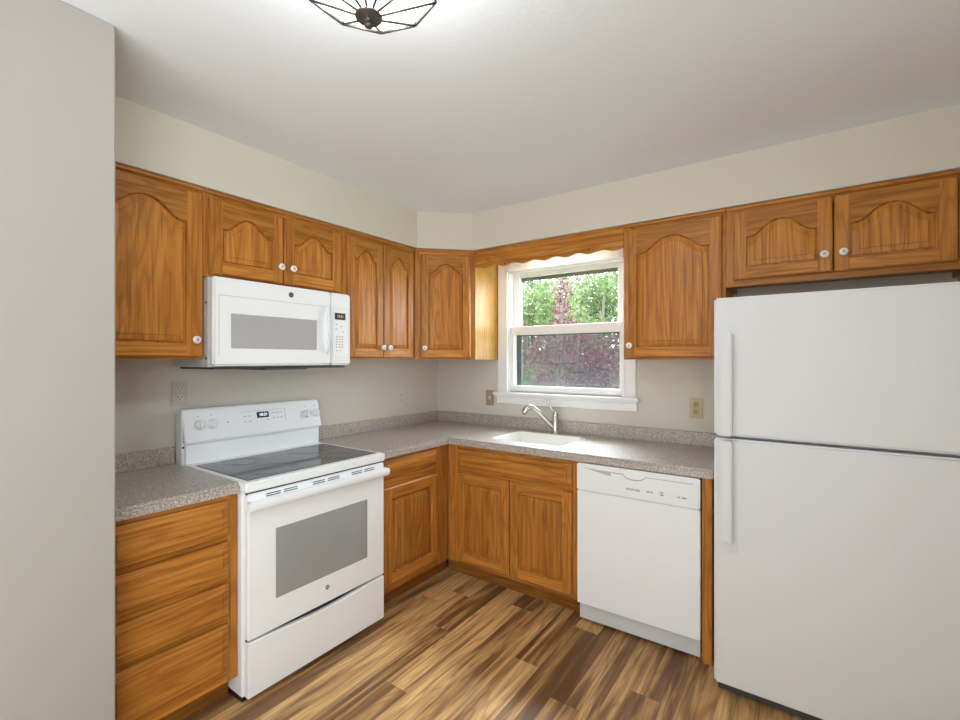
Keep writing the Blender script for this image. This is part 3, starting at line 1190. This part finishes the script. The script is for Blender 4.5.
# ------------------------------------------------------------------ microwave
mz0, mz1 = 1.373, 1.777
r = thing('microwave', 'white over-the-range microwave mounted above the stove', 'microwave', (0, -1.975, mz0), PI / 2)
H = mz1 - mz0
b = bmesh.new()
bx(b, 0.001, W - 0.001, -0.345, -0.003, 0.0, H, 0, 0.002)
for x, z in ((0.0, 0.27), (0.0, 0.02)):
    lathe(b, [(0.006, 0), (0.006, 0.003), (0, 0.003)], 12, at(0.0015, -0.33, z + 0.02) @ Matrix.Rotation(-PI / 2, 4, 'Y'), 1)
part('microwave_body', b, [GREYSIDE, DARK], r)
b = bmesh.new()
bx(b, 0.002, 0.621, -0.392, -0.347, 0.006, H, 0, 0.009, 3)
md = part('microwave_door', b, WHITE, r)
b = bmesh.new()
bx(b, 0.079, 0.527, -0.3935, -0.390, 1.459 - mz0, 1.617 - mz0, 0, 0.001)
part('microwave_window', b, MWGLASS, md, 'grey perforated window')
b = bmesh.new()
bx(b, 0.026, 0.600, -0.3926, -0.391, 1.6945 - mz0, 1.6965 - mz0)
bx(b, 0.0255, 0.0275, -0.3926, -0.391, 0.055, 1.6965 - mz0)
part('door_outline', b, LINEGREY, md)
b = bmesh.new()      # bowed vertical handle
tube(b, bez([(0.590, -0.389, 1.688 - mz0), (0.590, -0.402, 1.674 - mz0), (0.590, -0.416, 1.567 - mz0), (0.590, -0.402, 1.460 - mz0), (0.590, -0.389, 1.446 - mz0)], 8), 0.0075, 10)
part('door_handle', b, WHITE2, md)
bd = bmesh.new()
M = at(-1.597 + 1.975, -0.392, 1.735 - mz0) @ FACE
lathe(bd, [(0.0135, 0), (0.0135, 0.0015), (0.012, 0.002), (0, 0.002)], 24, M, 0)
lathe(bd, [(0.0115, 0.0021), (0.0115, 0.0024), (0.0102, 0.0024), (0.0102, 0.0021)], 24, M, 1, cap=False)
part('badge', bd, [DARK, PALEGREY], md, 'round dark monogram badge')
text('GE', 0.0115, PALEGREY, md, 'monogram', M @ at(0, 0, 0.0024))
b = bmesh.new()
bx(b, 0.6235, W - 0.002, -0.392, -0.347, 0.006, H, 0, 0.009, 3)
mc = part('control_panel', b, WHITE, r)
b = bmesh.new()
bx(b, 0.643, 0.714, -0.3935, -0.390, 1.630 - mz0, 1.667 - mz0)
part('microwave_display', b, BLACK, mc, 'dark display')
text('10:21', 0.020, DIGIT2, mc, 'display_digits', at(0.679, -0.3937, 1.648 - mz0) @ FACE)
b = bmesh.new()
zz = 0
for row in range(5):
    for c_ in range(3):
        b = bmesh.new()
        bx(b, 0.650 + c_ * 0.019, 0.661 + c_ * 0.019, -0.3926, -0.391, 1.532 - mz0 - row * 0.0145, 1.5395 - mz0 - row * 0.0145)
        part('key', b, LINEGREY, mc)
for x, z in ((0.654, 1.60), (0.688, 1.59), (0.654, 1.575), (0.7, 1.56), (0.655, 1.455), (0.68, 1.455)):
    b = bmesh.new()
    bx(b, x - 0.006, x + 0.006, -0.3926, -0.391, z - mz0, z - mz0 + 0.006)
    part('key', b, LINEGREY, mc)
b = bmesh.new()
for x0, x1, z0, z1 in ((0.630, 0.6312, 0.03, 0.32), (0.735, 0.7362, 0.03, 0.32), (0.630, 0.7362, 0.03, 0.0312), (0.630, 0.7362, 0.319, 0.3202), (0.64, 0.73, 0.045, 0.0458)):
    bx(b, x0, x1, -0.3924, -0.391, z0, z1)
part('panel_outline', b, LINEGREY, mc)
b = bmesh.new()
bx(b, 0.02, W - 0.02, -0.36, -0.02, -0.010, 0.0, 0)
bx(b, 0.25, 0.48, -0.375, -0.10, -0.016, -0.006, 0)
part('vent_base', b, DARK, r, 'dark vented underside')

# ------------------------------------------------------------------ dishwasher
r = thing('dishwasher', 'white built-in dishwasher under the countertop', 'dishwasher', (1.519, -0.635, 0))
W = 0.603
b = bmesh.new()
bx(b, 0.004, W - 0.004, 0.03, 0.60, 0.02, 0.858)
part('tub', b, GREYSIDE, r)
for x in (0.05, W - 0.05):
    for y in (0.12, 0.55):
        b = bmesh.new()
        lathe(b, [(0.018, 0), (0.018, 0.022)], 12, at(x, y, 0))
        part('foot', b, DARK, r)
b = bmesh.new()
bx(b, 0.0, W, 0.0, 0.03, 0.110, 0.711, 0, 0.004, 2)
part('door_panel', b, WHITE, r)
b = bmesh.new()
bx(b, 0.0, W, -0.006, 0.03, 0.714, 0.857, 0, 0.006, 2)
cp = part('control_panel', b, WHITE2, r)
b = bmesh.new()      # wedge vent with grille slots
prism(b, [(0.040, 0.8355), (0.186, 0.8335), (0.186, 0.8115), (0.150, 0.8165), (0.105, 0.8255)], -0.0068, -0.004, 'y')
part('vent_grille', b, LINEGREY, cp, 'wedge shaped grey vent')
b = bmesh.new()
pts = [(0.252 + 0.104 * i / 12, 0.826 - 0.016 * math.sin(PI * i / 12) ** 0.6) for i in range(13)]
prism(b, pts + [(0.356, 0.832), (0.252, 0.832)], -0.010, -0.004, 'y', 0, 0.001)
part('latch_handle', b, WHITE, cp)
b = bmesh.new()
for i in range(12):
    x0, x1 = pts[i][0], pts[i + 1][0]
    prism(b, [(x0, pts[i][1] - 0.003), (x1, pts[i + 1][1] - 0.003), (x1, pts[i + 1][1] + 0.0005), (x0, pts[i][1] + 0.0005)], -0.0098, -0.005, 'y')
bx(b, 0.190, 0.252, -0.0067, -0.005, 0.829, 0.832)
bx(b, 0.356, 0.575, -0.0067, -0.005, 0.829, 0.831)
part('latch_shadow_gap', b, PALEGREY, cp)
text('FRIGIDAIRE', 0.0135, DARK, cp, 'maker_lettering', at(0.299, -0.0063, 0.760) @ FACE)
b = bmesh.new()
for x0, x1, z in ((0.366, 0.378, 0.762), (0.383, 0.392, 0.762), (0.428, 0.442, 0.768), (0.428, 0.444, 0.757), (0.507, 0.517, 0.759), (0.526, 0.546, 0.759)):
    b = bmesh.new()
    bx(b, x0, x1, -0.0067, -0.005, z - 0.003, z + 0.003)
    part('touch_button', b, PALEGREY, cp)
b = bmesh.new()
bx(b, 0.0, W - 0.002, 0.084, 0.10, 0.0, 0.112)
for x in (0.024, W - 0.024):
    lathe(b, [(0.005, 0), (0.005, 0.002), (0, 0.002)], 12, at(x, 0.084, 0.075) @ FACE, 1)
part('kick_plate', b, [WHITE2, PALEGREY], r)

# ------------------------------------------------------------------ refrigerator
r = thing('refrigerator', 'tall white top-freezer refrigerator with two doors', 'refrigerator', (2.204, -0.80, 0))
W = 0.765
b = bmesh.new()
bx(b, 0.004, W - 0.004, 0.075, 0.76, 0.03, 1.655, 0, 0.006)
part('fridge_cabinet', b, FRIDGE, r)
b = bmesh.new()
bx(b, 0.01, W - 0.01, 0.04, 0.10, 0.012, 0.050, 0)
part('base_grille', b, DARK, r, 'dark base grille')
for x in (0.06, W - 0.06):
    for y in (0.12, 0.70):
        b = bmesh.new()
        lathe(b, [(0.02, 0), (0.02, 0.035)], 12, at(x, y, 0))
        part('foot', b, DARK, r)
for nm, z0, z1, hz0, hz1 in (('freezer_door', 1.092, 1.665, 1.094, 1.519), ('fresh_food_door', 0.054, 1.079, 0.662, 1.089)):
    b = bmesh.new()
    bx(b, 0.0, W, 0.0, 0.066, z0, z1, 0, 0.008, 3)
    dr = part(nm, b, FRIDGE, r)
    b = bmesh.new()
    bx(b, 0.006, W - 0.006, 0.064, 0.077, z0 + 0.01, z1 - 0.01)
    part('door_gasket', b, LINEGREY, dr)
    b = bmesh.new()
    lo, hi = max(hz0, z0 + 0.003), min(hz1, z1 - 0.003)
    bx(b, 0.030, 0.071, -0.050, -0.030, lo, hi, 0, 0.005, 2)
    top = nm == 'freezer_door'
    za, zb = (lo, hi)
    bx(b, 0.036, 0.066, -0.034, 0.004, hi - 0.05, hi - 0.004, 0, 0.004, 2)
    bx(b, 0.036, 0.066, -0.034, 0.004, lo + 0.004, lo + 0.05, 0, 0.004, 2)
    part('handle', b, FRIDGE, dr)

# ------------------------------------------------------------------ outlets and switch


def outlet(label, loc, rz, plate_m, sock_m, slot_m, cat='outlet', switch=False):
    r = thing('light_switch' if switch else 'wall_outlet', label, cat, loc, rz)
    b = bmesh.new()
    bx(b, -0.036, 0.036, -0.0065, -0.0005, -0.059, 0.059, 0, 0.0025, 2)
    part('cover_plate', b, plate_m, r)
    if switch:
        b = bmesh.new()
        bx(b, -0.006, 0.006, -0.009, -0.004, -0.013, 0.013, 0, 0.001)
        bx(b, -0.004, 0.004, -0.019, -0.006, 0.000, 0.010, 0, 0.001)
        part('toggle', b, sock_m, r)
        return r
    for z in (0.0215, -0.0215):
        b = bmesh.new()
        lathe(b, [(0.0165, 0.005), (0.0165, 0.008), (0.0155, 0.0085), (0, 0.0085)], 24, at(0, 0, z) @ FACE)
        s = part('socket', b, sock_m, r)
        b = bmesh.new()
        for x in (-0.0065, 0.0065):
            bx(b, x - 0.0014, x + 0.0014, -0.0091, -0.008, z + 0.0, z + 0.009)
        lathe(b, [(0.0028, 0.0075), (0.0028, 0.0091), (0, 0.0091)], 10, at(0, 0, z - 0.0075) @ FACE)
        part('slots', b, slot_m, s)
    return r


outlet('beige duplex wall outlet just left above the stove backguard', (0.0, -1.952, 1.240), PI / 2, ALMOND, BEIGE, BLACK)
outlet('small beige wall outlet right of the stove, above the backsplash near the corner', (0.0, -0.444, 1.118), PI / 2, BEIGE, BEIGE, DARK)
outlet('brass plate light switch tucked at the left end of the window sill', (0.530, 0.0, 1.115), 0, BRASS, BEIGE, BLACK, 'switch', True)
outlet('brass colored wall outlet between the window and the refrigerator', (1.993, 0.0, 1.122), 0, BRASS, plain('tan_socket', (0.40, 0.30, 0.16), 0.4), DARK)

# ------------------------------------------------------------------ ceiling light
LC = Vector((1.70, -2.235, CH))
r = thing('ceiling_light', 'faceted wire and glass flush ceiling light at the top of the room', 'ceiling light', LC)
NG = 10
a0 = math.radians(55)
zr, zh, zt = 2.268 - CH, 2.190 - CH, -0.012
R1, R2 = 0.158, 0.115
rim = [Vector((R1 * math.cos(a0 + 2 * PI * i / NG), R1 * math.sin(a0 + 2 * PI * i / NG), zr)) for i in range(NG)]
topr = [Vector((R2 * math.cos(a0 + 2 * PI * i / NG), R2 * math.sin(a0 + 2 * PI * i / NG), zt)) for i in range(NG)]
hub = Vector((0, 0, zh))
b = bmesh.new()
lathe(b, [(0.125, -0.014), (0.128, -0.010), (0.128, 0.0)], 30)
part('ceiling_plate', b, BRONZEM, r)
b = bmesh.new()
for i in range(NG):
    j = (i + 1) % NG
    tube(b, [rim[i], rim[j]], 0.0032, 6)
    tube(b, [rim[i], hub.lerp(rim[i], 0.10)], 0.0027, 6)
    tube(b, [rim[i], topr[i]], 0.0028, 6)
part('wire_frame', b, BRONZEM, r)
b = bmesh.new()
lathe(b, [(0.0, 0.008), (0.028, 0.007), (0.031, 0.003), (0.029, 0.0), (0.010, -0.003), (0.006, -0.008), (0.009, -0.013), (0.009, -0.018), (0.005, -0.021), (0.0, -0.023)], 20, at(0, 0, zh))
part('hub_finial', b, BRONZEM, r)
b = bmesh.new()
ins = 0.965
vh = b.verts.new((0, 0, zh + 0.010))
vr = [b.verts.new((p.x * ins, p.y * ins, p.z + 0.003)) for p in rim]
vt = [b.verts.new((p.x * ins, p.y * ins, p.z)) for p in topr]
for i in range(NG):
    j = (i + 1) % NG
    b.faces.new((vh, vr[j], vr[i]))
    b.faces.new((vr[i], vr[j], vt[j], vt[i]))
bmesh.ops.recalc_face_normals(b, faces=b.faces[:])
part('glass_panes', b, LAMPGLASS, r, 'lit white glass panes')

bl_ = bpy.data.lights.new('ceiling_light_bulb', 'POINT')
bl_.energy = 19
bl_.color = (0.92, 0.965, 1.0)
bl_.shadow_soft_size = 0.06
o = bpy.data.objects.new('ceiling_light_bulb', bl_)
COL.objects.link(o)
o.parent = r
o.location = (0, 0, -0.10)

# ------------------------------------------------------------------ outside the window
b = bmesh.new()
bx(b, -70, 20, 0.3, 90, -1.6, -1.52)
o = part('lawn', b, GRASS)
o['kind'] = 'stuff'
tag(o, 'green lawn outside the kitchen window', 'grass')


def leaves(blobs, n, size, m, parent, name, flat=0.0):
    verts, faces = [], []
    tot = sum(bl[3] ** 2 for bl in blobs)
    for bl in blobs:
        cx, cy, cz, R = bl[:4]
        sz = bl[4] if len(bl) > 4 else 1.0
        for _ in range(int(n * R * R / tot)):
            d = Vector((random.gauss(0, 1), random.gauss(0, 1), random.gauss(0, 1))).normalized()
            rr = R * (0.35 + 0.65 * random.random() ** 0.6)
            c = Vector((cx + d.x * rr, cy + d.y * rr, max(0.2, cz + d.z * rr * sz)))
            u = Vector((random.gauss(0, 1), random.gauss(0, 1), random.gauss(0, 0.6))).normalized()
            v = u.orthogonal().normalized()
            v = (Matrix.Rotation(random.random() * 2 * PI, 3, u) @ v)
            s = size * (0.6 + 0.8 * random.random())
            k = len(verts)
            verts += [c - u * s, c + v * s * 0.45, c + u * s, c - v * s * 0.45]
            faces.append((k, k + 1, k + 2, k + 3))
    me = bpy.data.meshes.new(name)
    me.from_pydata([tuple(v) for v in verts], [], faces)
    me.materials.append(m)
    o = bpy.data.objects.new(name, me)
    COL.objects.link(o)
    o.parent = parent
    return o


def tree(name, label, base, height, blobs, n, size, m, group=None, tr=0.09, limbs=6):
    r = thing(name, label, 'tree', base, 0, group)
    b = bmesh.new()
    tube(b, bez([(0, 0, 0), (0.05, 0.02, height * 0.4), (-0.04, 0.03, height * 0.75), (0.02, 0, height)], 6),
         [tr * (1 - 0.8 * i / 18) for i in range(19)], 8)
    for bl in blobs[:limbs]:
        z0 = max(0.3, min(height * 0.85, bl[2] * 0.7))
        tube(b, bez([(0, 0, z0), (bl[0] * 0.5, bl[1] * 0.5, (z0 + bl[2]) / 2 + 0.05), (bl[0], bl[1], bl[2])], 4), [tr * 0.3 * (1 - 0.08 * i) for i in range(9)], 6)
    part('trunk', b, BARK, r)
    leaves(blobs, n, size, m, r, 'foliage')
    return r


# burgundy maple close to the house: narrow top, wide skirt
G = -1.5
bl = [(0, 0, 3.05, 0.16), (0.03, 0, 2.80, 0.20), (-0.02, 0, 2.55, 0.20), (0.02, 0.05, 2.30, 0.26), (0.10, 0, 2.06, 0.33),
      (-0.22, 0.0, 3.22, 0.09), (0.19, 0, 3.27, 0.12), (0.42, 0.0, 2.02, 0.2), (0.5, 0, 1.70, 0.50), (-0.25, 0, 1.72, 0.42), (0.12, 0.2, 1.75, 0.35),
      (0.75, 0.1, 1.35, 0.45), (0.35, 0.1, 1.30, 0.45), (-0.42, 0, 1.38, 0.38), (0.6, 0.2, 0.95, 0.55), (-0.3, 0.1, 0.95, 0.40), (0.95, 0.2, 1.65, 0.35)]
bl = [(x, y, z - G - 0.12, R) for x, y, z, R in bl]
tree('burgundy_maple', 'burgundy leaved maple tree with a narrow top seen through the window', (-1.22, 5.0, G), 4.5, bl, 7000, 0.032, RED, tr=0.05, limbs=17)


def crown(nb, R0, zc, zr_, rmin, rmax):
    out = []
    for _ in range(nb):
        a = random.random() * 2 * PI
        q_ = random.random() ** 0.5
        out.append((R0 * q_ * math.cos(a), R0 * q_ * math.sin(a), zc + (random.random() * 2 - 1) * zr_, rmin + (rmax - rmin) * random.random()))
    return out


for px, lab in ((-2.2, 'low round green shrub behind the maple, left one of the pair'), (-0.1, 'low round green shrub behind the maple, right one of the pair')):
    tree('leafy_shrub', lab, (px, 6.9, G), 1.6, [(x_, 0.0, 1.5 + z_, 0.62) for x_ in (-0.35, 0.0, 0.35) for z_ in (-0.4, 0.3, 0.85)], 5200, 0.05, GREEN2, 'green shrubs behind the maple', 0.04, 5)
GR = 'green trees beyond the maple'
tree('leafy_tree', 'bright green tree behind the maple, left side of the window view', (-4.1, 8.8, G), 4.6, crown(26, 1.15, 3.2, 1.6, 0.5, 0.75), 11000, 0.065, GREEN, GR, 0.10)
tree('leafy_tree', 'bright green tree behind the maple, right side of the window view', (-3.5, 13.4, G), 5.6, crown(28, 1.6, 3.6, 2.2, 0.7, 0.95), 11000, 0.09, GREEN, GR, 0.12)
tree('leafy_tree', 'deeper green tree standing farthest back behind the maple', (-8.2, 20.5, G), 7.5, crown(40, 3.4, 4.4, 2.8, 1.1, 1.5), 12000, 0.15, GREEN2, GR, 0.15)
